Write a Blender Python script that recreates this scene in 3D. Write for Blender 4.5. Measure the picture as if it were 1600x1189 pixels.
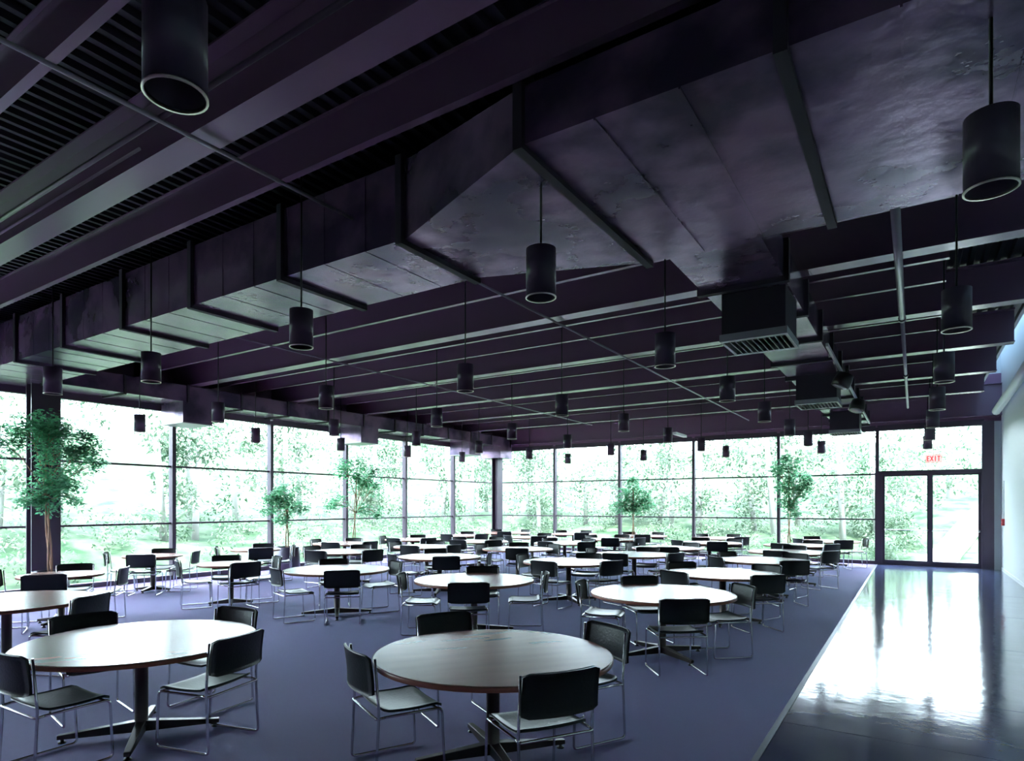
import bpy, bmesh, math, random
from math import sin, cos, pi, radians as R, hypot
from mathutils import Vector, Matrix

for o in list(bpy.data.objects): bpy.data.objects.remove(o)
SC = bpy.context.scene
COL = SC.collection

# ------------------------------------------------------------------ camera
cam_d = bpy.data.cameras.new('camera'); cam = bpy.data.objects.new('camera', cam_d); COL.objects.link(cam)
cam_d.sensor_fit = 'HORIZONTAL'; cam_d.sensor_width = 36.0
cam_d.lens = 979.35 * 36.0 / 1600.0
cam_d.shift_x = (800 - 778.8) / 1600.0
cam_d.shift_y = (788.3 - 594.5) / 1600.0
cam_d.clip_start = 0.05; cam_d.clip_end = 300
cam.location = (0, 0, 1.8); cam.rotation_euler = (pi / 2, 0, 0.5855)
SC.camera = cam

# ------------------------------------------------------------------ exposure, world, light
SC.view_settings.view_transform = 'Standard'; SC.view_settings.look = 'None'
SC.view_settings.gamma = 1.0; SC.view_settings.exposure = 2.35
SC.view_settings.use_curve_mapping = False
world = bpy.data.worlds.new('world'); SC.world = world; world.use_nodes = True
wn = world.node_tree; wn.nodes.clear()
wo = wn.nodes.new('ShaderNodeOutputWorld'); wb = wn.nodes.new('ShaderNodeBackground')
wb.inputs[0].default_value = (0.73, 0.86, 1.0, 1); wb.inputs[1].default_value = 6.0
wn.links.new(wb.outputs[0], wo.inputs[0])
sun_d = bpy.data.lights.new('sun', 'SUN'); sun = bpy.data.objects.new('sun', sun_d); COL.objects.link(sun)
sun_d.energy = 5.0; sun_d.angle = R(3); sun_d.color = (1.0, 0.96, 0.88)
sun.location = (10, -20, 30); sun.rotation_euler = (R(38), 0, R(32))

# ------------------------------------------------------------------ helpers
def tag(o, label=None, cat=None, group=None, kind=None):
    if label: o['label'] = label
    if cat: o['category'] = cat
    if group: o['group'] = group
    if kind: o['kind'] = kind
    return o

def empty(name, loc=(0, 0, 0), rz=0.0):
    o = bpy.data.objects.new(name, None); COL.objects.link(o)
    o.empty_display_size = 0.2
    o.location = loc; o.rotation_euler = (0, 0, rz); return o

class MB:
    def __init__(s): s.v = []; s.f = []; s.sm = []
    def add(s, vs, fs, smooth=False):
        b = len(s.v); s.v += [tuple(v) for v in vs]
        s.f += [tuple(i + b for i in f) for f in fs]; s.sm += [smooth] * len(fs); return s
    def box(s, x0, x1, y0, y1, z0, z1, M=None):
        vs = [(x, y, z) for z in (z0, z1) for y in (y0, y1) for x in (x0, x1)]
        if M: vs = [M @ Vector(v) for v in vs]
        return s.add(vs, [(0, 2, 3, 1), (4, 5, 7, 6), (0, 1, 5, 4), (2, 6, 7, 3), (0, 4, 6, 2), (1, 3, 7, 5)])
    def tube(s, pts, r, n=8, closed=False, caps=True):
        pts = [Vector(p) for p in pts]; m = len(pts); rings = []
        up = None
        rr = r if isinstance(r, (list, tuple)) else [r] * m
        for i, p in enumerate(pts):
            if closed: t = (pts[(i + 1) % m] - pts[i - 1])
            elif i == 0: t = pts[1] - p
            elif i == m - 1: t = p - pts[-2]
            else: t = (pts[i + 1] - p).normalized() + (p - pts[i - 1]).normalized()
            t = t.normalized() if t.length > 1e-9 else Vector((0, 0, 1))
            if up is None:
                up = Vector((0, 0, 1)) if abs(t.z) < .9 else Vector((1, 0, 0))
            u = (up - t * up.dot(t))
            if u.length < 1e-6: u = t.orthogonal()
            u.normalize(); w = t.cross(u); up = u
            rings.append([p + (u * cos(2 * pi * k / n) + w * sin(2 * pi * k / n)) * rr[i] for k in range(n)])
        vs = [v for ring in rings for v in ring]; fs = []
        mm = m if closed else m - 1
        for i in range(mm):
            for k in range(n):
                a = i * n + k; b = i * n + (k + 1) % n; c = ((i + 1) % m) * n + (k + 1) % n; d = ((i + 1) % m) * n + k
                fs.append((a, b, c, d))
        s.add(vs, fs, True)
        if caps and not closed:
            b0 = len(s.v) - len(vs)
            s.f.append(tuple(b0 + k for k in reversed(range(n)))); s.sm.append(False)
            s.f.append(tuple(b0 + (m - 1) * n + k for k in range(n))); s.sm.append(False)
        return s
    def lathe(s, prof, n=32, c=(0, 0, 0), smooth=True, cap=True):
        vs = []; fs = []
        for (r, z) in prof:
            for k in range(n):
                a = 2 * pi * k / n; vs.append((c[0] + r * cos(a), c[1] + r * sin(a), c[2] + z))
        for i in range(len(prof) - 1):
            for k in range(n):
                fs.append((i * n + k, i * n + (k + 1) % n, (i + 1) * n + (k + 1) % n, (i + 1) * n + k))
        s.add(vs, fs, smooth)
        if cap:
            b0 = len(s.v) - len(vs)
            s.f.append(tuple(b0 + k for k in reversed(range(n)))); s.sm.append(False)
            s.f.append(tuple(b0 + (len(prof) - 1) * n + k for k in range(n))); s.sm.append(False)
        return s
    def build(s, name, m=None, parent=None, bevel=0.0, loc=None):
        me = bpy.data.meshes.new(name); me.from_pydata(s.v, [], s.f); me.update()
        me.polygons.foreach_set('use_smooth', s.sm)
        if m: me.materials.append(m)
        o = bpy.data.objects.new(name, me); COL.objects.link(o)
        if parent: o.parent = parent
        if loc: o.location = loc
        if bevel:
            b = o.modifiers.new('bevel', 'BEVEL'); b.width = bevel; b.segments = 2; b.limit_method = 'ANGLE'
        return o

def copy_tree(o, parent=None):
    c = o.copy(); COL.objects.link(c); c.parent = parent
    for ch in list(o.children): copy_tree(ch, c)
    return c

def fillet(pts, rad, seg=4):
    pts = [Vector(p) for p in pts]; out = [pts[0]]
    for i in range(1, len(pts) - 1):
        p = pts[i]; a = (pts[i - 1] - p); b = (pts[i + 1] - p)
        r = min(rad, a.length * .45, b.length * .45)
        pa = p + a.normalized() * r; pb = p + b.normalized() * r
        for k in range(seg + 1):
            t = k / seg; out.append(pa * (1 - t) ** 2 + p * 2 * t * (1 - t) + pb * t * t)
    out.append(pts[-1]); return out

def mat(name, col, rough=.5, metal=0.0, spec=.5, noise=None, bump=None, coat=0.0, sheen=0.0):
    """noise=(scale, second colour, stretch, low, high)   bump=(scale, strength, stretch)"""
    m = bpy.data.materials.new(name); m.use_nodes = True; nt = m.node_tree; b = nt.nodes['Principled BSDF']
    b.inputs['Base Color'].default_value = (*col, 1); b.inputs['Roughness'].default_value = rough
    b.inputs['Metallic'].default_value = metal; b.inputs['Specular IOR Level'].default_value = spec
    b.inputs['Coat Weight'].default_value = coat; b.inputs['Coat Roughness'].default_value = .12
    b.inputs['Sheen Weight'].default_value = sheen
    if noise or bump:
        tc = nt.nodes.new('ShaderNodeTexCoord')
    if noise:
        sc, c2, st, lo, hi = noise
        mp = nt.nodes.new('ShaderNodeMapping'); mp.inputs['Scale'].default_value = st
        nz = nt.nodes.new('ShaderNodeTexNoise'); nz.inputs['Scale'].default_value = sc; nz.inputs['Detail'].default_value = 6
        rp = nt.nodes.new('ShaderNodeValToRGB'); rp.color_ramp.elements[0].position = lo; rp.color_ramp.elements[1].position = hi
        rp.color_ramp.elements[0].color = (*col, 1); rp.color_ramp.elements[1].color = (*c2, 1)
        nt.links.new(tc.outputs['Object'], mp.inputs[0]); nt.links.new(mp.outputs[0], nz.inputs['Vector'])
        nt.links.new(nz.outputs['Fac'], rp.inputs[0]); nt.links.new(rp.outputs[0], b.inputs['Base Color'])
    if bump:
        sc, stg, st = bump
        mp = nt.nodes.new('ShaderNodeMapping'); mp.inputs['Scale'].default_value = st
        nz = nt.nodes.new('ShaderNodeTexNoise'); nz.inputs['Scale'].default_value = sc; nz.inputs['Detail'].default_value = 3
        bp = nt.nodes.new('ShaderNodeBump'); bp.inputs['Strength'].default_value = stg; bp.inputs['Distance'].default_value = .02
        nt.links.new(tc.outputs['Object'], mp.inputs[0]); nt.links.new(mp.outputs[0], nz.inputs['Vector'])
        nt.links.new(nz.outputs['Fac'], bp.inputs['Height']); nt.links.new(bp.outputs[0], b.inputs['Normal'])
    return m

# ------------------------------------------------------------------ materials
M = {}
M['steel'] = mat('painted_steel', (.20, .120, .19), .27, 0, .6)
M['deck'] = mat('painted_deck', (.024, .022, .036), .5, 0, .4)
M['duct'] = mat('painted_duct', (.26, .17, .27), .27, .5, .6, noise=(1.6, (.08, .06, .11), (1, 1, 1), .42, .62), bump=(5, .35, (1, 1, 1)))
M['flange'] = mat('duct_flange_paint', (.024, .016, .030), .65)
M['window_frame'] = mat('dark_window_metal', (.058, .038, .060), .45)
M['pendant'] = mat('pendant_metal', (.085, .065, .095), .38, 0, .5)
M['rim'] = mat('pendant_rim', (.75, .68, .58), .3, .8)
M['bulb'] = mat('unlit_bulb', (.35, .35, .35), .3)
M['pipe'] = mat('pale_pipe', (.36, .33, .38), .35, .3)
M['darkpipe'] = mat('dark_pipe', (.10, .08, .10), .4, .3)
M['carpet'] = mat('carpet', (.31, .145, .345), .75, 0, .35, noise=(260, (.20, .095, .23), (1, 1, 1), .35, .65), bump=(320, .5, (1, 1, 1)), sheen=.7)
_b = M['carpet'].node_tree.nodes['Principled BSDF']; _b.inputs['Sheen Tint'].default_value = (.36, .66, 1, 1); _b.inputs['Sheen Roughness'].default_value = .35; _b.inputs['Specular Tint'].default_value = (.5, .75, 1, 1)
M['chrome'] = mat('chrome_rod', (.62, .62, .64), .18, 1.0)
M['leather'] = mat('black_leather', (.009, .012, .014), .38, 0, .3, bump=(60, .12, (1, 1, 1)))
M['seatmat'] = mat('seat_leather', (.018, .027, .033), .34, 0, .38, bump=(60, .10, (1, 1, 1)))
M['wood'] = mat('varnished_wood', (.31, .125, .095), .27, 0, .5, noise=(1.5, (.24, .09, .07), (1, 5, 1), .2, .8), coat=.2)
for _n in M['wood'].node_tree.nodes:
    if _n.type == 'TEX_NOISE': _n.inputs['Detail'].default_value = 1.0
M['woodedge'] = mat('wood_edge', (.30, .11, .07), .35, 0, .5)
M['base'] = mat('bronze_base', (.060, .050, .048), .32, .7)
M['wall'] = mat('white_wall', (.62, .65, .65), .5, 0, .3)
M['darkwall'] = mat('dark_wall', (.21, .11, .19), .6)
def leafmat(name, c1, c2, scale, tr):
    m = mat(name, c1, .5, 0, .3, noise=(scale, c2, (1, 1, 1), .38, .62)); nt = m.node_tree
    b = nt.nodes['Principled BSDF']; out = nt.nodes['Material Output']; rp = nt.nodes['Color Ramp']
    t = nt.nodes.new('ShaderNodeBsdfTranslucent'); mx = nt.nodes.new('ShaderNodeMixShader'); mx.inputs[0].default_value = tr
    nt.links.new(rp.outputs[0], t.inputs[0]); nt.links.new(b.outputs[0], mx.inputs[1]); nt.links.new(t.outputs[0], mx.inputs[2])
    nt.links.new(mx.outputs[0], out.inputs[0]); return m
M['leaf'] = leafmat('leaf', (.07, .25, .13), (.13, .40, .20), 9, .5)
M['bark'] = mat('bark', (.30, .17, .10), .7)
M['pot'] = mat('planter', (.07, .06, .09), .35, .2)
M['soil'] = mat('soil', (.05, .035, .025), .9)
M['red'] = mat('alarm_red', (.50, .03, .04), .4)
M['white'] = mat('sign_white', (.85, .80, .78), .5)
M['exitred'] = mat('exit_letter_red', (.80, .05, .05), .5)
M['black'] = mat('black_fitting', (.012, .012, .014), .35)
M['diff'] = mat('diffuser_metal', (.40, .42, .42), .4, .3)
for _k, _c, _e in (('white', (1, .85, .82), .16), ('exitred', (.9, .04, .04), .16)):
    _q = M[_k].copy() if _k == 'white' else M[_k]
    _p = _q.node_tree.nodes['Principled BSDF']; _p.inputs['Emission Color'].default_value = (*_c, 1); _p.inputs['Emission Strength'].default_value = _e
    M['sign_face' if _k == 'white' else _k] = _q
M['strip'] = mat('floor_edge_strip', (.10, .11, .16), .42, .6)
M['grass'] = mat('bank_grass', (.018, .045, .022), .9, 0, .1, noise=(1.3, (.08, .115, .07), (1, 1, 1), .35, .65))
M['path'] = mat('pale_path', (.30, .31, .29), .8)
M['skyleaf'] = leafmat('tree_leaf_outside', (.042, .085, .045), (.155, .21, .15), .8, .4)
M['skybark'] = mat('tree_bark_outside', (.34, .33, .32), .8)
M['tube'] = mat('white_paint', (.82, .84, .84), .45)

def polished():
    m = mat('polished_floor', (.06, .075, .16), .10, 0, .5, noise=(1.2, (.085, .10, .19), (1, 1, 1), .3, .7))
    nt = m.node_tree; b = nt.nodes['Principled BSDF']
    tc = nt.nodes.new('ShaderNodeTexCoord')
    def bumpn(sc, st, dist, strength, prev=None):
        mp = nt.nodes.new('ShaderNodeMapping'); mp.inputs['Scale'].default_value = st
        nz = nt.nodes.new('ShaderNodeTexNoise'); nz.inputs['Scale'].default_value = sc; nz.inputs['Detail'].default_value = 2
        bp = nt.nodes.new('ShaderNodeBump'); bp.inputs['Strength'].default_value = strength; bp.inputs['Distance'].default_value = dist
        nt.links.new(tc.outputs['Object'], mp.inputs[0]); nt.links.new(mp.outputs[0], nz.inputs['Vector'])
        nt.links.new(nz.outputs['Fac'], bp.inputs['Height'])
        if prev: nt.links.new(prev.outputs[0], bp.inputs['Normal'])
        return bp
    a = bumpn(2.2, (1, 1, 1), .008, .35); c = bumpn(14, (1, 1, 1), .0015, .35, a)
    nt.links.new(c.outputs[0], b.inputs['Normal'])
    b.inputs['Coat Weight'].default_value = .15; b.inputs['Coat Roughness'].default_value = .08
    nt.links.new(c.outputs[0], b.inputs['Coat Normal'])
    return m
M['polished'] = polished()

def glass():
    m = bpy.data.materials.new('window_glass'); m.use_nodes = True; nt = m.node_tree; nt.nodes.clear()
    o = nt.nodes.new('ShaderNodeOutputMaterial'); mx = nt.nodes.new('ShaderNodeMixShader')
    t = nt.nodes.new('ShaderNodeBsdfTransparent'); g = nt.nodes.new('ShaderNodeBsdfGlossy'); fr = nt.nodes.new('ShaderNodeFresnel')
    t.inputs[0].default_value = (.95, .98, .97, 1); g.inputs['Roughness'].default_value = .02; fr.inputs[0].default_value = 1.3
    ge = nt.nodes.new('ShaderNodeNewGeometry'); inv = nt.nodes.new('ShaderNodeMath'); inv.operation = 'SUBTRACT'; inv.inputs[0].default_value = 1
    mu = nt.nodes.new('ShaderNodeMath'); mu.operation = 'MULTIPLY'
    nt.links.new(ge.outputs['Backfacing'], inv.inputs[1]); nt.links.new(inv.outputs[0], mu.inputs[0]); nt.links.new(fr.outputs[0], mu.inputs[1])
    nt.links.new(mu.outputs[0], mx.inputs[0]); nt.links.new(t.outputs[0], mx.inputs[1]); nt.links.new(g.outputs[0], mx.inputs[2])
    nt.links.new(mx.outputs[0], o.inputs[0]); return m
M['glass'] = glass()
M['roofglass'] = glass(); M['roofglass'].name = 'tinted_roof_glass'
M['roofglass'].node_tree.nodes['Transparent BSDF'].inputs[0].default_value = (.30, .36, .42, 1)

XL, YB, XR = -14.87, 22.07, 2.0
S = 2.75
YNEAR = -2.79
ZTOP = 5.12
HH = 4.01                                   # top of the glass

def struct(name, mb, m, parent=None, bevel=0.0):
    o = mb.build(name, m, parent, bevel)
    if not parent: o['kind'] = 'structure'
    return o

# ------------------------------------------------------------------ room shell
XC = -0.96                                  # carpet / polished floor line
struct('floor', MB().box(XL - .1, XC + .005, YNEAR, YB + .1, -.12, 0), M['carpet'])
fl = MB()
ys = [YNEAR, 1.3, 5.63, 7.03, 9.9, 12.8, 15.7, 18.6, YB + .1]
for a, b in zip(ys[:-1], ys[1:]): fl.box(XC + .05, XR + .1, a + .004, b - .004, -.12, 0.0)
struct('floor', fl, M['polished'])
struct('trim_1', MB().box(XC + .005, XC + .05, YNEAR, YB, -.1, .006), M['strip'])
struct('wall_right', MB().box(XR, XR + .2, YNEAR, YB + .3, -.12, 6.4), M['wall'])
struct('baseboard_right', MB().box(XR - .015, XR, YNEAR, YB - .1, 0, .08), M['wall'])
struct('wall_near_blocker', MB().box(XL - .3, XR + .2, YNEAR - .2, YNEAR, -.12, 6.4), M['darkwall'])  # unseen wall behind the camera, added dark and solid to block light
struct('wall_left', MB().box(XL - .12, XL + .06, YNEAR, YB + .1, HH + .16, ZTOP + .3), M['darkwall'])
struct('wall_back', MB().box(XL - .1, XR, YB - .06, YB + .12, HH + .1, ZTOP + .3), M['darkwall'])
struct('trim_2', MB().box(1.82, XR, YB - .05, YB + .1, 0, HH + .1), M['wall'])

# ribbed roof deck; flutes run away from the viewer
dk = MB(); xs = []; x = XL - .1; p = .15
prof = []
while x < 1.42:
    prof += [(x, 0), (x + .045, 0), (x + .062, .05), (x + .133, .05)]; x += p
prof.append((x, 0))
vs = []; fs = []
for i, (px, pz) in enumerate(prof):
    vs += [(px, YNEAR, ZTOP + pz), (px, YB + .1, ZTOP + pz)]
    if i: fs.append((2 * i - 2, 2 * i - 1, 2 * i + 1, 2 * i))
dk.add(vs, fs)
dk.box(XL - .3, x, YNEAR - .2, YB + .3, ZTOP + .06, ZTOP + .25)
struct('ceiling', dk, M['deck'])
struct('trim_3', MB().box(x, x + .05, YNEAR, YB + .3, ZTOP - .02, 6.3), M['wall'])          # kerb of the slot light
struct('window_20', MB().box(x + .05, XR, YNEAR, YB + .3, 6.28, 6.3), M['roofglass'])
struct('trim_4', MB().box(x, XR + .1, YB + .1, YB + .3, ZTOP, 6.3), M['wall'])

# ------------------------------------------------------------------ window walls
BH = [1.35, 2.71]
def bay(name, origin, rz, w, leftmull=True):
    """a glazed bay: local x along the wall, y pointing outside"""
    e = empty(name, origin, rz); e['kind'] = 'structure'
    f = MB()
    f.box(-.045, .045, -.09, .07, .0, HH + .1)
    for z in BH: f.box(.045, w - .045, -.03, .03, z - .022, z + .022)
    f.box(.045, w - .045, -.07, .07, HH, HH + .16)
    f.box(.045, w - .045, -.07, .07, 0, .11)
    f.build('window_frame', M['window_frame'], e)
    zz = [.11, BH[0] - .022, BH[0] + .022, BH[1] - .022, BH[1] + .022, HH]
    for k in range(3):
        MB().box(.045, w - .045, -.004, .004, zz[2 * k], zz[2 * k + 1]).build('pane', M['glass'], e)
    return e
n = 1
for k in range(-1, 8):                       # left wall, local x = +Y
    y0 = -.0 + S * k - .02
    bay('window_%d' % n, (XL, y0, 0), pi / 2, S); n += 1
for k in range(6):                           # back wall
    x0 = -14.67 + S * k if k else XL + .1
    x1 = -14.67 + S * (k + 1)
    if k == 5: break
    bay('window_%d' % n, (x0, YB, 0), 0, x1 - x0); n += 1

# door bay
dx0, dx1 = -.92, 1.62
d = empty('door_1', (0, YB, 0)); d['kind'] = 'structure'
f = MB(); f.box(dx0 - .06, dx0 + .12, -.12, .08, 0, 2.76); f.box(dx0 - .045, dx0 + .045, -.09, .07, 2.76, HH + .1)
f.box(dx1 - .05, 1.84, -.16, .1, 0, HH + .1)
f.box(dx0, dx1, -.1, .08, 2.70, 2.80); f.box(dx0, dx1, -.1, .08, HH, HH + .16); f.box(dx0, dx1, -.07, .07, 0, .02)
f.build('door_frame', M['window_frame'], d)
MB().box(dx0 + .045, dx1 - .02, -.004, .004, 2.80, HH).build('pane', M['glass'], d)
mid = (dx0 + .12 + dx1 - .05) / 2
for a, b in ((dx0 + .12, mid), (mid, dx1 - .05)):
    g = MB(); g.box(a, a + .07, -.03, .03, .02, 2.70); g.box(b - .07, b, -.03, .03, .02, 2.70)
    g.box(a + .07, b - .07, -.03, .03, .02, .15); g.box(a + .07, b - .07, -.03, .03, 2.64, 2.70)
    lf = g.build('door_leaf', M['window_frame'], d)
    MB().box(a + .07, b - .07, -.004, .004, .15, 2.64).build('pane', M['glass'], lf)
    pb = MB().tube([(a + .05, -.08, 1.05), (b - .05, -.08, 1.05)], .014)
    pb.box(a + .03, a + .07, -.09, -.03, 1.02, 1.08); pb.box(b - .07, b - .03, -.09, -.03, 1.02, 1.08)
    pb.build('push_bar', M['chrome'], lf)

# ------------------------------------------------------------------ steel
def hsec(mb, ax, a0, a1, c, z0, z1, fw, ft=.018, wt=.012):
    """I section running along ax between a0 and a1 at cross position c"""
    for (zz0, zz1, w) in ((z0, z0 + ft, fw), (z1 - ft, z1, fw), (z0 + ft, z1 - ft, wt)):
        if ax == 'x': mb.box(a0, a1, c - w / 2, c + w / 2, zz0, zz1)
        else: mb.box(c - w / 2, c + w / 2, a0, a1, zz0, zz1)
    return mb
for k in range(-1, 8):
    y = S * k - .02
    o = hsec(MB(), 'x', XL + .06, 1.42, y, 4.55, ZTOP, .24).build('ceiling_beam', M['steel'])
    o['kind'] = 'structure'
pu = 0
for k in range(-1, 8):
    for j in (1, 2):
        y = S * k - .02 + j * S / 3
        if y > YB - .2: continue
        o = hsec(MB(), 'x', -3.6 if 4.2 < y < 5.3 else XL + .06, .35, y, 4.72, ZTOP, .07, .012, .008).build('ceiling_joist', M['steel'])
        o['kind'] = 'structure'
hsec(MB(), 'x', XL, XR, YB - .2, 4.25, ZTOP, .2).build('ceiling_beam', M['steel'])['kind'] = 'structure'

def column(x, y, a, b):
    c = MB(); t = .03
    c.box(x - a / 2, x - a / 2 + t, y - b / 2, y + b / 2, 0, 4.55); c.box(x + a / 2 - t, x + a / 2, y - b / 2, y + b / 2, 0, 4.55)
    c.box(x - a / 2 + t, x + a / 2 - t, y - .03, y + .03, 0, 4.55)
    return c
tag(column(-14.35, 5.36, .26, .50).build('steel_column', M['window_frame']), 'wide dark purple steel column behind the tall leafy tree by the left windows', 'column')
tag(column(-14.35, 21.55, .30, .36).build('steel_column', M['window_frame']), 'dark steel column standing in the far corner where the glass walls meet', 'column')

# ------------------------------------------------------------------ ducts
ZD = 4.15
def ring(x0, x1, y0, y1, z0, z1, t, axis, c, w):
    """angle-iron ring around a duct section at coordinate c along axis"""
    r = MB()
    if axis == 'x':
        r.box(c - w, c + w, y0 - t, y0, z0 - t, z1 + t); r.box(c - w, c + w, y1, y1 + t, z0 - t, z1 + t)
        r.box(c - w, c + w, y0, y1, z0 - t, z0); r.box(c - w, c + w, y0, y1, z1, z1 + t)
    else:
        r.box(x0 - t, x0, c - w, c + w, z0 - t, z1 + t); r.box(x1, x1 + t, c - w, c + w, z0 - t, z1 + t)
        r.box(x0, x1, c - w, c + w, z0 - t, z0); r.box(x0, x1, c - w, c + w, z1, z1 + t)
    return r
t1 = empty('air_duct', (-8, 4.7, ZD))
tag(t1, 'large dark sheet metal trunk duct running overhead from left windows to the right wall', 'duct')
def child(mb, name, m, par, bevel=0):
    o = mb.build(name, m, par, bevel); o.matrix_parent_inverse = Matrix.Translation(-par.location); return o
YA, YBd = 4.17, 5.30
child(MB().box(-13.82, -3.75, YA, YBd, ZD, 4.85), 'duct_body', M['duct'], t1)
tr = MB()
a = [(-3.75, YA, ZD), (-3.75, YBd, ZD), (-3.75, YBd, 4.85), (-3.75, YA, 4.85)]
b = [(-2.15, 3.50, ZD), (-2.15, 5.88, ZD), (-2.15, 5.88, 4.53), (-2.15, 3.50, 4.53)]
tr.add(a + b, [(0, 1, 5, 4), (1, 2, 6, 5), (2, 3, 7, 6), (3, 0, 4, 7)])
child(tr, 'duct_transition', M['duct'], t1)
child(MB().box(-2.15, XR - .01, 3.50, 5.88, ZD, 4.53), 'duct_body', M['duct'], t1)
for x in (-3.80, -5.45, -7.10, -8.70, -10.45, -12.15): child(ring(0, 0, YA, YBd, ZD, 4.85, .045, 'x', x, .035), 'duct_flange', M['flange'], t1)
for x in (-2.15, -.57, 1.0): child(ring(0, 0, 3.50, 5.88, ZD, 4.50, .04, 'x', x, .035), 'duct_flange', M['flange'], t1)
sm = MB()
for x in (-1.62, -1.10, -.05, .48, 1.5): sm.box(x - .006, x + .006, 3.5, 5.88, ZD - .012, ZD)
child(sm, 'duct_seam', M['duct'], t1); sm = MB()
for x in [-4.25 - .56 * i for i in range(17)]: sm.box(x - .003, x + .003, YA - .004, YBd, ZD - .004, ZD); sm.box(x - .003, x + .003, YA - .004, YA, ZD, 4.85)
child(sm, 'duct_seam', M['duct'], t1)

t2 = empty('air_duct', (-14.3, 12, ZD))
tag(t2, 'long dark duct running above the left windows toward the far corner', 'duct')
child(MB().box(-14.78, -13.85, -2.7, 21.9, ZD, 4.52), 'duct_body', M['duct'], t2)
for i in range(18):
    y = -1.6 + 1.375 * i
    child(ring(-14.78, -13.85, 0, 0, ZD, 4.50, .03, 'y', y, .025), 'duct_flange', M['flange'], t2)
for y in (2.4, 7.9, 13.4, 18.9):
    g = MB().box(-14.75, -13.83, y, y + .72, 3.68, ZD)
    bx = child(g, 'outlet_box', M['duct'], t2)
    child(MB().box(-14.77, -13.81, y - .02, y + .74, 3.66, 3.68), 'outlet_plate', M['diff'], t2)
child(MB().box(-14.78, -13.83, 21.0, 21.85, 3.68, ZD), 'outlet_box', M['duct'], t2)

t3 = empty('air_duct', (-1.55, 13, ZD))
tag(t3, 'dark duct with louvred outlets running from the trunk duct toward the back windows', 'duct')
D3a, D3b = -1.95, -1.12
child(MB().box(D3a, D3b, 5.88, 21.6, ZD, 4.53), 'duct_body', M['duct'], t3)
for i in range(12):
    child(ring(D3a, D3b, 0, 0, ZD, 4.49, .05, 'y', 7.05 + 1.42 * i - .02, .04), 'duct_flange', M['flange'], t3)
for y in (7.25, 12.55, 18.05):
    child(MB().box(-1.80, -1.14, y, y + .75, 3.70, ZD - .001), 'outlet_box', M['flange'], t3)
    lv = MB(); lv.box(-1.82, -1.12, y - .02, y + .05, 3.62, 3.70); lv.box(-1.82, -1.12, y + .70, y + .77, 3.62, 3.70)
    lv.box(-1.82, -1.79, y + .05, y + .70, 3.62, 3.70); lv.box(-1.15, -1.12, y + .05, y + .70, 3.62, 3.70)
    for i in range(11):
        xx = -1.76 + .058 * i
        lv.add([(xx, y + .05, 3.70), (xx, y + .70, 3.70), (xx + .035, y + .70, 3.62), (xx + .035, y + .05, 3.62),
                (xx + .006, y + .05, 3.70), (xx + .006, y + .70, 3.70), (xx + .041, y + .70, 3.62), (xx + .041, y + .05, 3.62)],
               [(0, 1, 2, 3), (7, 6, 5, 4), (0, 4, 5, 1), (3, 2, 6, 7)])
    child(lv, 'louvre', M['diff'], t3)

# pipes
def pipe(name, pts, r, m, label, cat, group=None):
    return tag(MB().tube(pts, r, 10).build(name, m), label, cat, group)
pipe('sprinkler_pipe', [(-4.42, YBd, 4.50), (-4.42, 21.2, 4.50)], .016, M['pipe'], 'thin pale pipe crossing the middle of the ceiling from the trunk duct', 'pipe')
pipe('sprinkler_pipe', [(-4.42, YNEAR, 4.50), (-4.42, YA, 4.50)], .016, M['pipe'], 'thin pipe crossing the dark near ceiling at upper left', 'pipe')
pipe('sprinkler_pipe', [(-9.12, YBd, 4.50), (-9.12, 19.5, 4.50)], .014, M['pipe'], 'thin pale pipe slanting across the ceiling left of the middle one', 'pipe')
pp = empty('water_pipe', (-.14, 13, 4.44)); tag(pp, 'thicker pale jointed pipe running along the ceiling above the polished aisle', 'pipe')
child(MB().tube([(-.14, 5.89, 4.44), (-.14, 10.6, 4.44)], .040, 12), 'pipe_run', M['pipe'], pp)
child(MB().tube([(-.14, 10.6, 4.44), (-.14, 20.4, 4.44)], .028, 12), 'pipe_run', M['pipe'], pp)
for y in (10.6, 15.2): child(MB().tube([(-.14, y - .06, 4.44), (-.14, y + .06, 4.44)], .048, 12), 'pipe_coupling', M['darkpipe'], pp)
pipe('conduit', [(-13.8, 2.36, 4.52), (1.3, 2.36, 4.52)], .02, M['darkpipe'], 'thin conduit running across the dark near ceiling beside a wide beam', 'conduit')
pipe('conduit', [(-13.8, 2.46, 4.50), (-4.9, 2.46, 4.50)], .012, M['pipe'], 'thinner pale conduit parallel to the near ceiling conduit at upper left', 'conduit')
tc = empty('lighting_track', (-1.05, 15, 4.1)); tag(tc, 'pale conduit track along the right edge of the louvred duct', 'track')
child(MB().box(-1.07, -1.035, 10.2, 20.6, 4.09, 4.14), 'track_rail', M['diff'], tc)
for y in (11.0, 14.0, 17.0, 20.0): child(MB().box(-1.11, -1.06, y - .02, y + .02, 4.10, 4.16), 'track_bracket', M['diff'], tc)
for i, (y, lb) in enumerate(((12.3, 'black round spotlight on the ceiling track, the nearer one'), (15.6, 'black round spotlight on the ceiling track, the farther one'))):
    s = empty('spotlight', (-1.02, y, 3.95)); tag(s, lb, 'spotlight', 'spotlights on the duct track')
    s.rotation_euler = (0, R(25), R(20 + 40 * i))
    MB().lathe([(.05, .13), (.13, .10), (.15, -.02), (.15, -.12), (.13, -.13)], 20).build('spotlight_head', M['black'], s)
    MB().tube([(0, 0, .12), (-.03, 0, .20)], .015).build('spotlight_arm', M['black'], s)
    MB().lathe([(.12, -.132), (.02, -.135)], 20).build('lens', M['bulb'], s)
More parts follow.
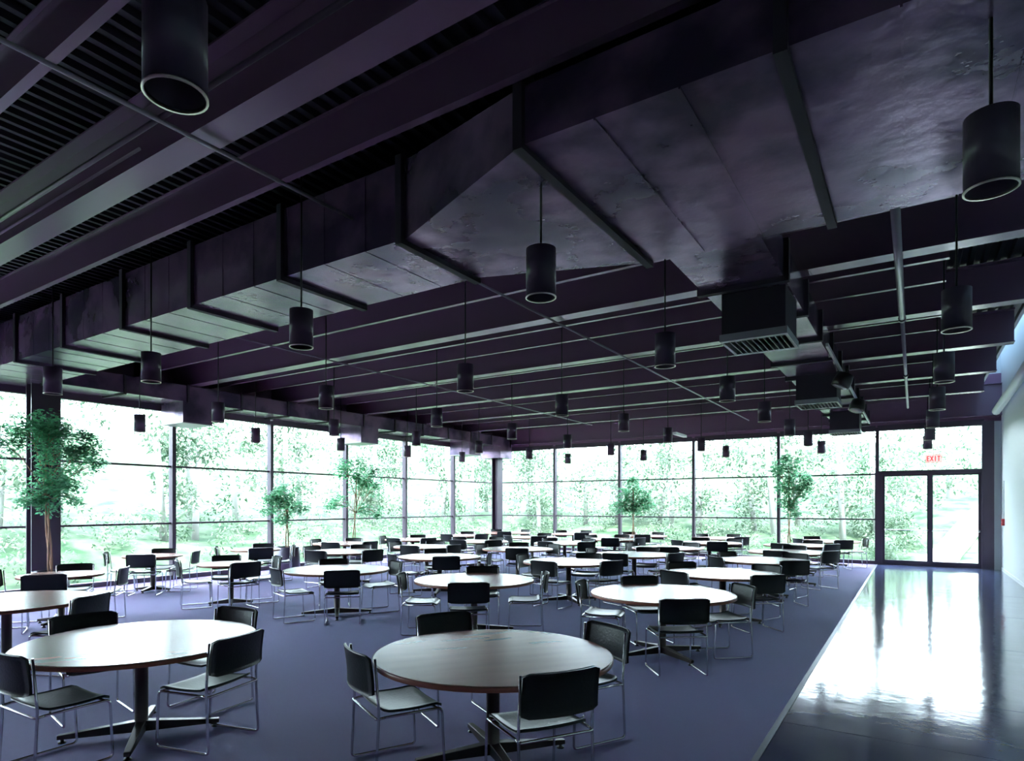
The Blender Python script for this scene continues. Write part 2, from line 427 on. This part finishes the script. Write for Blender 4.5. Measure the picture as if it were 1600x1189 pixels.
# straight ducts of track lights over the back tables
for (x, y, lb) in ((-6.3, 20.1, 'short white fluorescent fitting hanging near the back windows right of centre'),):
    s = empty('ceiling_light', (x, y, 4.05), pi / 2); tag(s, lb, 'light')
    MB().box(-.55, .55, -.06, .06, -.04, .04).build('light_housing', M['tube'], s)
    for q in (-.5, .5): MB().tube([(q, 0, .04), (q, 0, .5)], .006).build('hanger', M['darkpipe'], s)

# white round tube high on the right wall and wall fittings
pipe('wall_pipe', [(1.86, 15.5, 4.56), (1.86, 17.2, 4.47), (1.84, 21.4, 4.30)], .10, M['tube'], 'thick white round tube sloping along the top of the pale right wall', 'pipe')
s = empty('exit_sign', (.42, 19.6, 2.98)); tag(s, 'small red lettered exit sign hanging in front of the glass door', 'sign')
MB().box(-.17, .17, -.02, .02, -.10, .10).build('sign_box', M['sign_face'], s, .004)
MB().tube([(0, 0, .10), (0, 0, .55)], .006).build('hanger', M['darkpipe'], s)
def glyph(mb, ch, x, z, w, h, t, y):
    def seg(xa, xb, za, zb): mb.box(x + xa, x + xb, y - .004, y, z + za, z + zb)
    def diag(p, q):
        p = Vector((x + p[0], 0, z + p[1])); q = Vector((x + q[0], 0, z + q[1])); dv = (q - p).normalized(); nn = Vector((-dv.z, 0, dv.x)) * t / 2
        c = [p - nn, p + nn, q + nn, q - nn]
        mb.add([(v.x, y - .004, v.z) for v in c] + [(v.x, y, v.z) for v in c], [(0, 1, 2, 3), (7, 6, 5, 4), (0, 4, 5, 1), (1, 5, 6, 2), (2, 6, 7, 3), (3, 7, 4, 0)])
    if ch == 'E': seg(0, t, 0, h); seg(t, w, 0, t); seg(t, w * .85, h / 2 - t / 2, h / 2 + t / 2); seg(t, w, h - t, h)
    if ch == 'X': diag((0, 0), (w, h)); diag((0, h), (w, 0))
    if ch == 'I': seg(w / 2 - t / 2, w / 2 + t / 2, 0, h)
    if ch == 'T': seg(w / 2 - t / 2, w / 2 + t / 2, 0, h - t); seg(0, w, h - t, h)
L = MB()
for i, ch in enumerate('EXIT'): glyph(L, ch, -.145 + .075 * i, -.065, .058, .13, .02, -.0205)
L.build('sign_lettering', M['exitred'], s)
fr = MB(); fr.box(-.17, .17, -.023, -.0205, -.10, -.092); fr.box(-.17, .17, -.023, -.0205, .092, .10); fr.box(-.17, -.162, -.023, -.0205, -.092, .092); fr.box(.162, .17, -.023, -.0205, -.092, .092)
fr.build('sign_border', M['exitred'], s)
s = empty('fire_alarm', (XR, 21.3, 1.33)); tag(s, 'small red fire alarm box on the pale wall right of the door', 'alarm')
MB().box(-.06, 0, -.09, .09, -.09, .09).build('alarm_box', M['red'], s, .008)
MB().box(-.068, -.06, -.05, .05, -.015, .015).build('pull_handle', M['white'], s)
MB().tube([(-.01, 0, .09), (-.01, 0, 1.1)], .008).build('alarm_conduit', M['wall'], s)

# ------------------------------------------------------------------ pendants
def make_pendant():
    r = empty('pendant_light', (0, 0, 0))
    MB().lathe([(.107, .012), (.110, .0), (.110, .36), (.02, .365), (.02, .355), (.100, .35), (.100, .012)], 28, cap=False).build('lamp_shade', M['pendant'], r)
    MB().lathe([(.104, -.001), (.1135, -.001), (.1135, .007), (.104, .007), (.104, -.001)], 28, cap=False).build('shade_rim', M['rim'], r)
    MB().lathe([(.02, .33), (.05, .26), (.065, .20), (.04, .15), (.005, .14)], 16).build('lamp', M['bulb'], r)
    return r
PZ = 3.32
gx = [.31, -2.29, -5.03, -7.78, -10.70, -13.50]
gxn = ['above the polished aisle', 'in first line left of aisle', 'in second line left of aisle', 'in third line left of aisle', 'in fourth line left of aisle', 'in line by left windows']
gy = [4.0, 6.78, 9.55, 12.3, 15.1, 18.0, 20.8]
gyn = ['nearest the viewer under trunk duct', 'second from the front', 'third from the front', 'fourth from the front', 'third from the back glass', 'second from the back glass', 'closest to the back glass']
pr = make_pendant(); first = True
def put_pendant(x, y, label):
    global first
    o = pr if first else copy_tree(pr)
    first = False; o.location = (x, y, PZ)
    trunk = (3.5 < y < 5.9 and x > -2.2) or (YA < y < YBd)
    top = ZD - .012 if trunk else ZTOP
    for ch in ((-8.1, 0),): pass
    MB().tube([(0, 0, .355), (0, 0, top - PZ)], .009).build('stem', M['black'], o)
    tag(o, label, 'pendant light', 'black cylinder pendant lights hanging in a grid')
put_pendant(-2.29, 1.28, 'dark cylinder pendant close overhead at upper left, seen from below as a ring')
for i, x in enumerate(gx):
    for j, y in enumerate(gy):
        if i == 5 and j in (0, 6): continue
        yy = (3.84, 4.02, 4.0, 4.10, 3.80)[i] if j == 0 else y
        put_pendant({(2, 0): -4.94, (3, 0): -7.89, (4, 0): -9.88}.get((i, j), x), yy, 'black pendant lamp %s, %s' % (gxn[i], gyn[j]))

# ------------------------------------------------------------------ chairs
def sheet(fn, nu, nv, th):
    """closed curved sheet: fn(u, v) -> point, normal"""
    vs = []; fs = []
    for side in (1, -1):
        for i in range(nu + 1):
            for j in range(nv + 1):
                p, nn = fn(i / nu, j / nv); vs.append(Vector(p) + Vector(nn) * th / 2 * side)
    w = nv + 1; o = (nu + 1) * w
    for i in range(nu):
        for j in range(nv):
            a = i * w + j
            fs.append((a, a + 1, a + w + 1, a + w)); fs.append((o + a, o + a + w, o + a + w + 1, o + a + 1))
    bd = [(i * w) for i in range(nu + 1)] + [nu * w + j for j in range(1, nv + 1)] + [i * w + nv for i in range(nu - 1, -1, -1)] + [j for j in range(nv - 1, 0, -1)]
    for k in range(len(bd)):
        a, b = bd[k], bd[(k + 1) % len(bd)]; fs.append((a, o + a, o + b, b))
    return MB().add(vs, fs, True)
def corner(u, v, ru, rv):
    """pull the grid corners in so the sheet reads rounded"""
    cu = min(u, 1 - u) / ru; cv = min(v, 1 - v) / rv
    return cu, cv
def back_fn(u, v):
    x = (u - .5) * 2
    e = max(0, abs(x) - .86) / .14
    vv = .5 + (v - .5) * (1 - .13 * e * e)
    z = .565 + vv * .265
    y = -.262 - (vv * .045) + .045 * x * x - .045 + .02 * (1 - vv) ** 3 * -1
    return (x * .262, y, z), (-.17 * x, 1, .15)
def seat_fn(u, v):
    x = (u - .5) * 2
    e = max(0, abs(x) - .88) / .12
    vv = .5 + (v - .5) * (1 - .06 * e * e)
    y = -.215 + vv * .44
    z = .447 + .010 * x * x - .012 * sin(pi * vv) - (.030 * max(0, (vv - .85) / .15) ** 2) + .018 * max(0, (.15 - vv) / .15) ** 2
    return (x * .235, y, z), (0, .05, 1)
def make_chair():
    r = empty('dining_chair', (0, 0, 0))
    sheet(seat_fn, 12, 12, .018).build('seat', M['seatmat'], r)
    sheet(back_fn, 12, 8, .020).build('backrest', M['leather'], r)
    rr = .0095
    for sx in (-1, 1):
        x = sx * .254
        path = fillet([(x, -.268, .81), (x, -.240, .46), (x, -.262, .012), (x, .225, .012), (x, .205, .424), (x, -.20, .424)], .035)
        MB().tube(path, rr).build('side_frame', M['chrome'], r)
        MB().tube([(x, -.262, 0), (x, -.262, .012)], .014).build('rubber_foot', M['black'], r) if False else None
    MB().tube(fillet([(-.254, -.20, .424), (-.254, -.255, .418), (.254, -.255, .418), (.254, -.20, .424)], .04), rr).build('rear_rail', M['chrome'], r)
    MB().tube([(-.254, .17, .424), (.254, .17, .424)], rr).build('front_rail', M['chrome'], r)
    return r

# ------------------------------------------------------------------ tables
TH = .745
def make_table(rad):
    r = empty('dining_table', (0, 0, 0))
    MB().lathe([(rad - .02, TH - .036), (rad - .004, TH - .032), (rad - .004, TH - .005), (rad - .010, TH)], 72).build('tabletop', M['wood'], r)
    MB().lathe([(rad - .004, TH - .036), (rad, TH - .033), (rad, TH - .006), (rad - .004, TH - .002), (rad - .004, TH - .036)], 72, cap=False).build('edge_band', M['woodedge'], r)
    cr = .048
    MB().lathe([(.06, .075), (cr, .09), (cr, TH - .06), (.15, TH - .045), (.15, TH - .036)], 24).build('column', M['base'], r)
    L = rad * .66
    for k in range(4):
        f = MB(); w0, w1 = .036, .022
        vs = [(0, -w0, .03), (0, w0, .03), (0, w0, .115), (0, -w0, .115), (L, -w1, .03), (L, w1, .03), (L, w1, .062), (L, -w1, .062)]
        f.add(vs, [(0, 3, 2, 1), (4, 5, 6, 7), (0, 1, 5, 4), (1, 2, 6, 5), (2, 3, 7, 6), (3, 0, 4, 7)])
        o = f.build('foot', M['base'], r, .004); o.rotation_euler = (0, 0, k * pi / 2)
        g = MB().lathe([(.028, 0), (.028, .008), (.014, .014), (.014, .032)], 12, (L - .03, 0, 0)).build('glide', M['black'], o)
    return r

TABLES = [
 ('T1', -2.50, 3.70, 0), ('T2', -5.05, 2.55, 0), ('T3', -2.515, 7.335, 0), ('T4', -5.18, 7.19, 0), ('T5', -7.87, 7.09, 0),
 ('T6', -8.078, 10.006, 0), ('T7', -2.463, 9.985, 0), ('T8', -5.36, 10.45, 0), ('T9', -4.98, 12.75, 0), ('T10', -2.40, 12.75, 0),
 ('T11', -2.349, 15.3, 0), ('T12', -2.523, 18.0, 0), ('T13', -2.10, 20.45, 0), ('T14', -5.05, 15.1, 0), ('T15', -4.75, 17.80, 0),
 ('T16', -5.10, 20.35, 0), ('Ta', -10.45, 14.75, 0), ('Tb', -12.95, 17.3, 0), ('Tc', -12.76, 19.9, 0), ('Td', -10.35, 17.6, 0),
 ('Te', -8.05, 15.45, 0), ('Tf', -10.30, 20.45, 0), ('Tg', -7.93, 12.79, 0), ('T18', -7.66, 18.0, 0), ('T17', -7.74, 20.5, 0),
 ('T19', -10.757, 9.92, 0), ('T20', -13.0, 11.98, 0), ('T21', -12.75, 14.5, 0), ('T22', -10.30, 12.25, 0), ('T23', -10.235, 6.733, 1),
 ('T24', -13.20, 6.897, 1), ('T25', -12.974, 9.184, 1), ('T26', -10.778, 4.258, 1), ('T27', -8.30, 2.75, 0)]
CH = {
 'T3': [302, 126, 39, 186], 'T4': [302, 118, 215, 40], 'T5': [322, 141, 255, 64], 'T6': [316, 134, 243, 34], 'T7': [320, 62, 144, 242],
 'T8': [272, 94, 345, 179], 'T9': [270, 345, 94, 178], 'T10': [228, 143, 311, 65], 'T11': [265, 91, 332], 'T12': [255, 326, 77],
 'T13': [230, 299, 20, 121], 'T14': [289, 72, 169], 'T15': [119, 62, 296, 230], 'T16': [79, 139, 321], 'Ta': [270, 162, 328, 93],
 'Tb': [276, 345, 117], 'Tc': [150, 80, 295], 'Td': [250, 96, 312], 'Te': [268, 143, 332, 75], 'Tf': [145, 313, 88],
 'Tg': [301, 120, 185, 60], 'T18': [286, 99, 160, 340], 'T17': [292, 76, 137], 'T19': [281, 185, 353, 115], 'T20': [297, 188, 122, 358],
 'T21': [278, 197, 122, 338], 'T22': [286, 185, 117, 350], 'T23': [152, 343, 240, 72], 'T24': [318, 137, 234, 44], 'T25': [332, 132, 240, 50],
 'T26': [325, 145, 50, 235], 'T27': [27]}
# the eight chairs round the two nearest tables: centre of the backrest top and heading
NEAR = {'T1': [(-3.12, 2.99, 64), (-3.50, 4.40, -30), (-2.06, 4.70, 243), (-1.73, 3.28, 149)],
        'T2': [(-4.97, 1.66, 92), (-6.14, 2.60, -10), (-5.30, 3.55, 276), (-4.22, 2.84, 194)]}
ROW = {'T1': ('large round wooden table in the foreground centre'), 'T2': ('large round wooden table in the foreground left')}
cols = [(-2.5, 'first table row beside the polished aisle'), (-5.1, 'second table row from the aisle'), (-7.9, 'third table row from the aisle'),
        (-10.5, 'fourth table row from the aisle'), (-13.0, 'table row against the left windows')]
ordn = ['nearest', 'second', 'third', 'fourth', 'fifth', 'sixth', 'seventh', 'eighth']
rowlist = {}
for t in TABLES:
    c = min(range(5), key=lambda i: abs(cols[i][0] - t[1])); rowlist.setdefault(c, []).append(t)
where = {}
for c, lst in rowlist.items():
    lst.sort(key=lambda t: t[2])
    for i, t in enumerate(lst):
        where[t[0]] = (ordn[i] + ' ', ' in ' + ['first row from aisle', 'second row from aisle', 'third row from aisle', 'fourth row from aisle', 'row by left windows'][c])
where['T1'] = ('', ' in the foreground centre'); where['T2'] = ('', ' in the foreground left')
where['T27'] = ('', ' cut off by the left edge of the view')
rnd = random.Random(5)
FW = (-sin(.5855), cos(.5855)); RT = (cos(.5855), sin(.5855))
proto_big = make_table(.845); proto_small = make_table(.56); used = {0: False, 1: False}
chair = make_chair(); chair_used = False
def put_chair(bx, by, h, label, group):
    global chair_used
    o = copy_tree(chair) if chair_used else chair
    chair_used = True
    hr = R(h); o.location = (bx + cos(hr) * .30, by + sin(hr) * .30, 0); o.rotation_euler = (0, 0, hr - pi / 2)
    tag(o, label, 'chair', group)
def side_word(dx, dy):
    lat = dx * RT[0] + dy * RT[1]; dep = dx * FW[0] + dy * FW[1]; a = math.degrees(math.atan2(dep, lat)) % 360
    return ['right', 'far right', 'far', 'far left', 'left', 'near left', 'near', 'near right'][int(((a + 22.5) % 360) // 45)]
for (k, x, y, sm_) in TABLES:
    pt = (proto_small if sm_ else proto_big)
    o = copy_tree(pt) if used[sm_] else pt; used[sm_] = True
    o.location = (x, y, 0); o.rotation_euler = (0, 0, R({'T1': 53, 'T2': 54}.get(k, rnd.choice([40, 48, 55, 10, 30]))))
    size = 'small round' if sm_ else 'large round'
    tag(o, '%s wooden pedestal table, %s' % (size, (where[k][0] + where[k][1].strip())), 'table', 'round pedestal dining tables')
    seen = set()
    lst = NEAR.get(k)
    if lst is None:
        RR = .84 if sm_ else 1.02
        lst = []
        for a in CH[k]:
            aa = R(a); lst.append((x + RR * cos(aa), y + RR * sin(aa), a + 180 + rnd.uniform(-9, 9)))
    for (bx, by, h) in lst:
        w = side_word(bx - x, by - y)
        if w in seen:
            ring8 = ['right', 'far right', 'far', 'far left', 'left', 'near left', 'near', 'near right']
            i = ring8.index(w)
            for st in (1, -1, 2, -2):
                if ring8[(i + st) % 8] not in seen: w = ring8[(i + st) % 8]; break
        seen.add(w)
        put_chair(bx, by, h, 'black chair, %s side of %stable%s' % ((w,) + where[k]), 'black chairs around the round tables')

# ------------------------------------------------------------------ indoor trees
def leaves(mb, rg, cx, cy, cz, rad, cnt, size, droop=.6):
    for _ in range(cnt):
        while True:
            p = Vector((rg.uniform(-1, 1), rg.uniform(-1, 1), rg.uniform(-1, 1)))
            if p.length <= 1: break
        p = Vector((cx, cy, cz)) + p * rad
        a = rg.uniform(0, 2 * pi); el = rg.uniform(-1.2, .35) * droop
        d = Vector((cos(a) * cos(el), sin(a) * cos(el), sin(el))); s_ = d.cross(Vector((0, 0, 1))).normalized()
        s_ = (s_ + Vector((0, 0, rg.uniform(-.7, .7)))).normalized()
        l = size * rg.uniform(.7, 1.3); w = l * .24
        nn = d.cross(s_) * l * .06
        mb.add([p, p + d * l * .45 + s_ * w + nn, p + d * l, p + d * l * .45 - s_ * w + nn], [(0, 1, 2), (0, 2, 3)])
def ficus(loc, clumps, axis, label, seed, pot_r, pot_h, trunk_lean, cnt=300, size=.085, stems=3):
    rg = random.Random(seed)
    e = empty('potted_tree', loc); tag(e, label, 'tree')
    MB().lathe([(pot_r * .86, 0), (pot_r, .02), (pot_r, pot_h), (pot_r * .93, pot_h), (pot_r * .93, pot_h - .06)], 28).build('planter', M['pot'], e)
    zt = min(c[1] for c in clumps) + .1
    topz = max(c[1] for c in clumps)
    tk = MB(); tips = []
    for i in range(stems):
        a = i * 2 * pi / stems
        pts = []
        for q in range(12):
            t = q / 11; rr_ = .035 * (1 - t * .3)
            off = trunk_lean * t
            px = (cos(a + t * 5) * rr_ + (off if axis == 'x' else 0)); py = (sin(a + t * 5) * rr_ + (off if axis == 'y' else 0))
            pts.append((px, py, pot_h - .06 + t * (zt + .55 - pot_h)))
        tk.tube(pts, [.018 * (1 - .4 * q / 11) for q in range(12)], 7); tips = pts
    tk.build('trunk', M['bark'], e)
    br = MB(); lf = MB()
    for (dl, z, rad) in clumps:
        other = rg.uniform(-.12, .12)
        c = (dl, other, z) if axis == 'x' else (other, dl, z)
        zs = min(max(zt - .1, z - .9), zt + .5)
        s0 = Vector((trunk_lean if axis == 'x' else 0, trunk_lean if axis == 'y' else 0, zs))
        m_ = (s0 + Vector(c)) / 2 + Vector((0, 0, .12))
        br.tube([s0, m_, Vector(c)], [.012, .008, .004], 6)
        n_ = int(cnt * (rad / .35) ** 2)
        for q in range(5):
            tip = Vector(c) + Vector((rg.uniform(-1, 1), rg.uniform(-1, 1), rg.uniform(-.6, .8))) * rad * .8
            br.tube([m_, (m_ + tip) / 2 + Vector((0, 0, .05)), tip], [.005, .004, .002], 5)
            leaves(lf, rg, tip.x, tip.y, tip.z, rad * .42, n_ // 8, size)
        leaves(lf, rg, c[0], c[1], c[2], rad, n_ // 2, size)
    br.build('branch', M['bark'], e)
    fo = lf.build('foliage', M['leaf'], e)
    return e
ficus((-13.55, 5.18, 0), [(-.75, 2.95, .36), (-.35, 3.2, .36), (0, 3.25, .40), (.25, 3.0, .40), (.62, 2.9, .32), (.80, 2.62, .20), (.1, 2.6, .42), (-.1, 2.2, .34), (-.35, 1.95, .22), (.32, 2.1, .28), (.48, 1.85, .14), (0, 1.85, .3)],
      'y', 'tall leafy green potted tree beside the steel column at the left windows', 3, .30, .55, -.10, 520, .092)
ficus((-13.85, 10.75, 0), [(-.62, 1.78, .34), (-.25, 2.0, .32), (.0, 1.75, .34), (-.12, 1.45, .22), (.45, 1.75, .24), (.0, 2.2, .18)],
      'y', 'small green tree in a dark planter in front of the left windows', 5, .33, .68, 0, 460, .095, 2)
ficus((-14.1, 13.35, 0), [(-.40, 2.9, .34), (.10, 3.0, .28), (.6, 2.7, .36), (1.0, 2.3, .34), (.3, 2.3, .28), (-.5, 1.9, .26), (-.95, 1.75, .18), (.4, 1.65, .28), (.9, 1.55, .24), (0, 2.6, .3)],
      'y', 'taller airy green potted tree in front of the left windows, second past the small one', 7, .30, .55, .1, 330, .105, 2)
ficus((-8.35, 21.3, 0), [(0, 2.55, .26), (-.3, 2.1, .36), (.25, 2.1, .36), (-.5, 1.7, .30), (.1, 1.7, .40), (.5, 1.8, .26)],
      'x', 'green potted tree in front of the middle of the back windows', 9, .30, .55, 0, 360, .12, 2)
ficus((-3.25, 21.3, 0), [(-.35, 2.9, .30), (0, 3.05, .34), (.2, 2.6, .36), (-.2, 2.4, .3), (.4, 2.2, .3), (0, 2.0, .36), (.1, 1.6, .26), (.52, 2.4, .2)],
      'x', 'slender green potted tree at the back windows nearest the glass door', 11, .30, .55, 0, 360, .12, 2)

# ------------------------------------------------------------------ outside
def ground_z(x, y):
    dl = max(0, (XL - 1.5) - x); db = max(0, y - (YB + 3.0))
    d_ = max(dl, db) if dl * db == 0 else hypot(dl, db)
    if y < YNEAR - 1 and x > XL - 1.5: return -.25
    return -.25 + .20 * d_ + .25 * sin(x * .7 + 1) * sin(y * .6) * min(1, d_ / 3)
gm = MB(); NX, NY = 60, 60
vs = []; fs = []
for j in range(NY + 1):
    for i in range(NX + 1):
        x = -55 + 85 * i / NX; y = -20 + 80 * j / NY
        vs.append((x, y, ground_z(x, y)))
for j in range(NY):
    for i in range(NX):
        a = j * (NX + 1) + i
        # leave the building footprint open
        x = -55 + 85 * (i + .5) / NX; y = -20 + 80 * (j + .5) / NY
        fs.append((a, a + 1, a + NX + 2, a + NX + 1))
gm.add(vs, fs, True)
tag(gm.build('ground', M['grass']), kind='structure')
pm = MB(); vs = []; fs = []
for i in range(16):
    t = i / 15; cx_ = .35 + 1.2 * t + 2.8 * t * t; y = YB + .2 + 16 * t
    z = max(ground_z(cx_ - .7, y), ground_z(cx_ + .9, y), ground_z(cx_, y)) + .04
    vs += [(cx_ - .5, y, z), (cx_ + .5, y, z)]
    if i: fs.append((2 * i - 2, 2 * i - 1, 2 * i + 1, 2 * i))
pm.add(vs, fs, True); pth = pm.build('path', M['path']); pth['kind'] = 'structure'

rg = random.Random(21)
wood = MB(); trunks = MB()
def otree(x, y, h, spread, n_):
    z0 = ground_z(x, y)
    lean = (rg.uniform(-.6, .6), rg.uniform(-.6, .6))
    trunks.tube([(x, y, z0 - .3), (x + lean[0] * .5, y + lean[1] * .5, z0 + h * .5), (x + lean[0], y + lean[1], z0 + h * .95)], [.13, .10, .04], 7)
    for q in range(n_):
        a = rg.uniform(0, 2 * pi); rr_ = spread * rg.uniform(.1, 1); zz = z0 + h * rg.uniform(.12, 1.05)
        leaves(wood, rg, x + rr_ * cos(a), y + rr_ * sin(a), zz, spread * .36, 95, .20, 1.0)
for i in range(22):
    y = 3 + i * 1.35 + rg.uniform(-.5, .5); otree(XL - 4.5 - rg.uniform(0, 6), y, rg.uniform(4, 8), rg.uniform(1.3, 2.2), 16)
for i in range(26):
    x = XL - 3 + i * 1.0 + rg.uniform(-.5, .5)
    if abs(x - 1.5) < 1.6: continue
    otree(x, YB + 5.5 + rg.uniform(0, 7), rg.uniform(4, 8), rg.uniform(1.3, 2.2), 16)
# low shrubs on the bank
for i in range(110):
    if i % 2: x, y = XL - 2.2 - rg.uniform(0, 5), rg.uniform(3, 28)
    else: x, y = rg.uniform(-17, 4), YB + 3.2 + rg.uniform(0, 5)
    if abs(x - 1.2) < 1.3 and y > YB: continue
    leaves(wood, rg, x, y, ground_z(x, y) + .35, .65, 140, .14, 1.0)
for i in range(46):
    if i < 30: x, y = 2.6 + rg.uniform(0, 3.2), YB + 2.2 + rg.uniform(0, 8)
    else: x, y = -.7 + rg.uniform(-.6, .5), YB + 3 + rg.uniform(0, 6)
    leaves(wood, rg, x, y, ground_z(x, y) + .35, .6, 150, .15, 1.0)
otree(1.4, YB + 15, 6, 2.2, 18); otree(4.4, YB + 11, 6.5, 2.2, 18); otree(-.6, YB + 12, 7, 2.0, 18)
wf = wood.build('woodland', M['skyleaf']); tag(wf, 'bright pale green mass of trees and shrubs outside the glass walls', 'foliage', kind='stuff')
o = trunks.build('tree_trunks', M['skybark'], wf); o['kind'] = 'stuff'
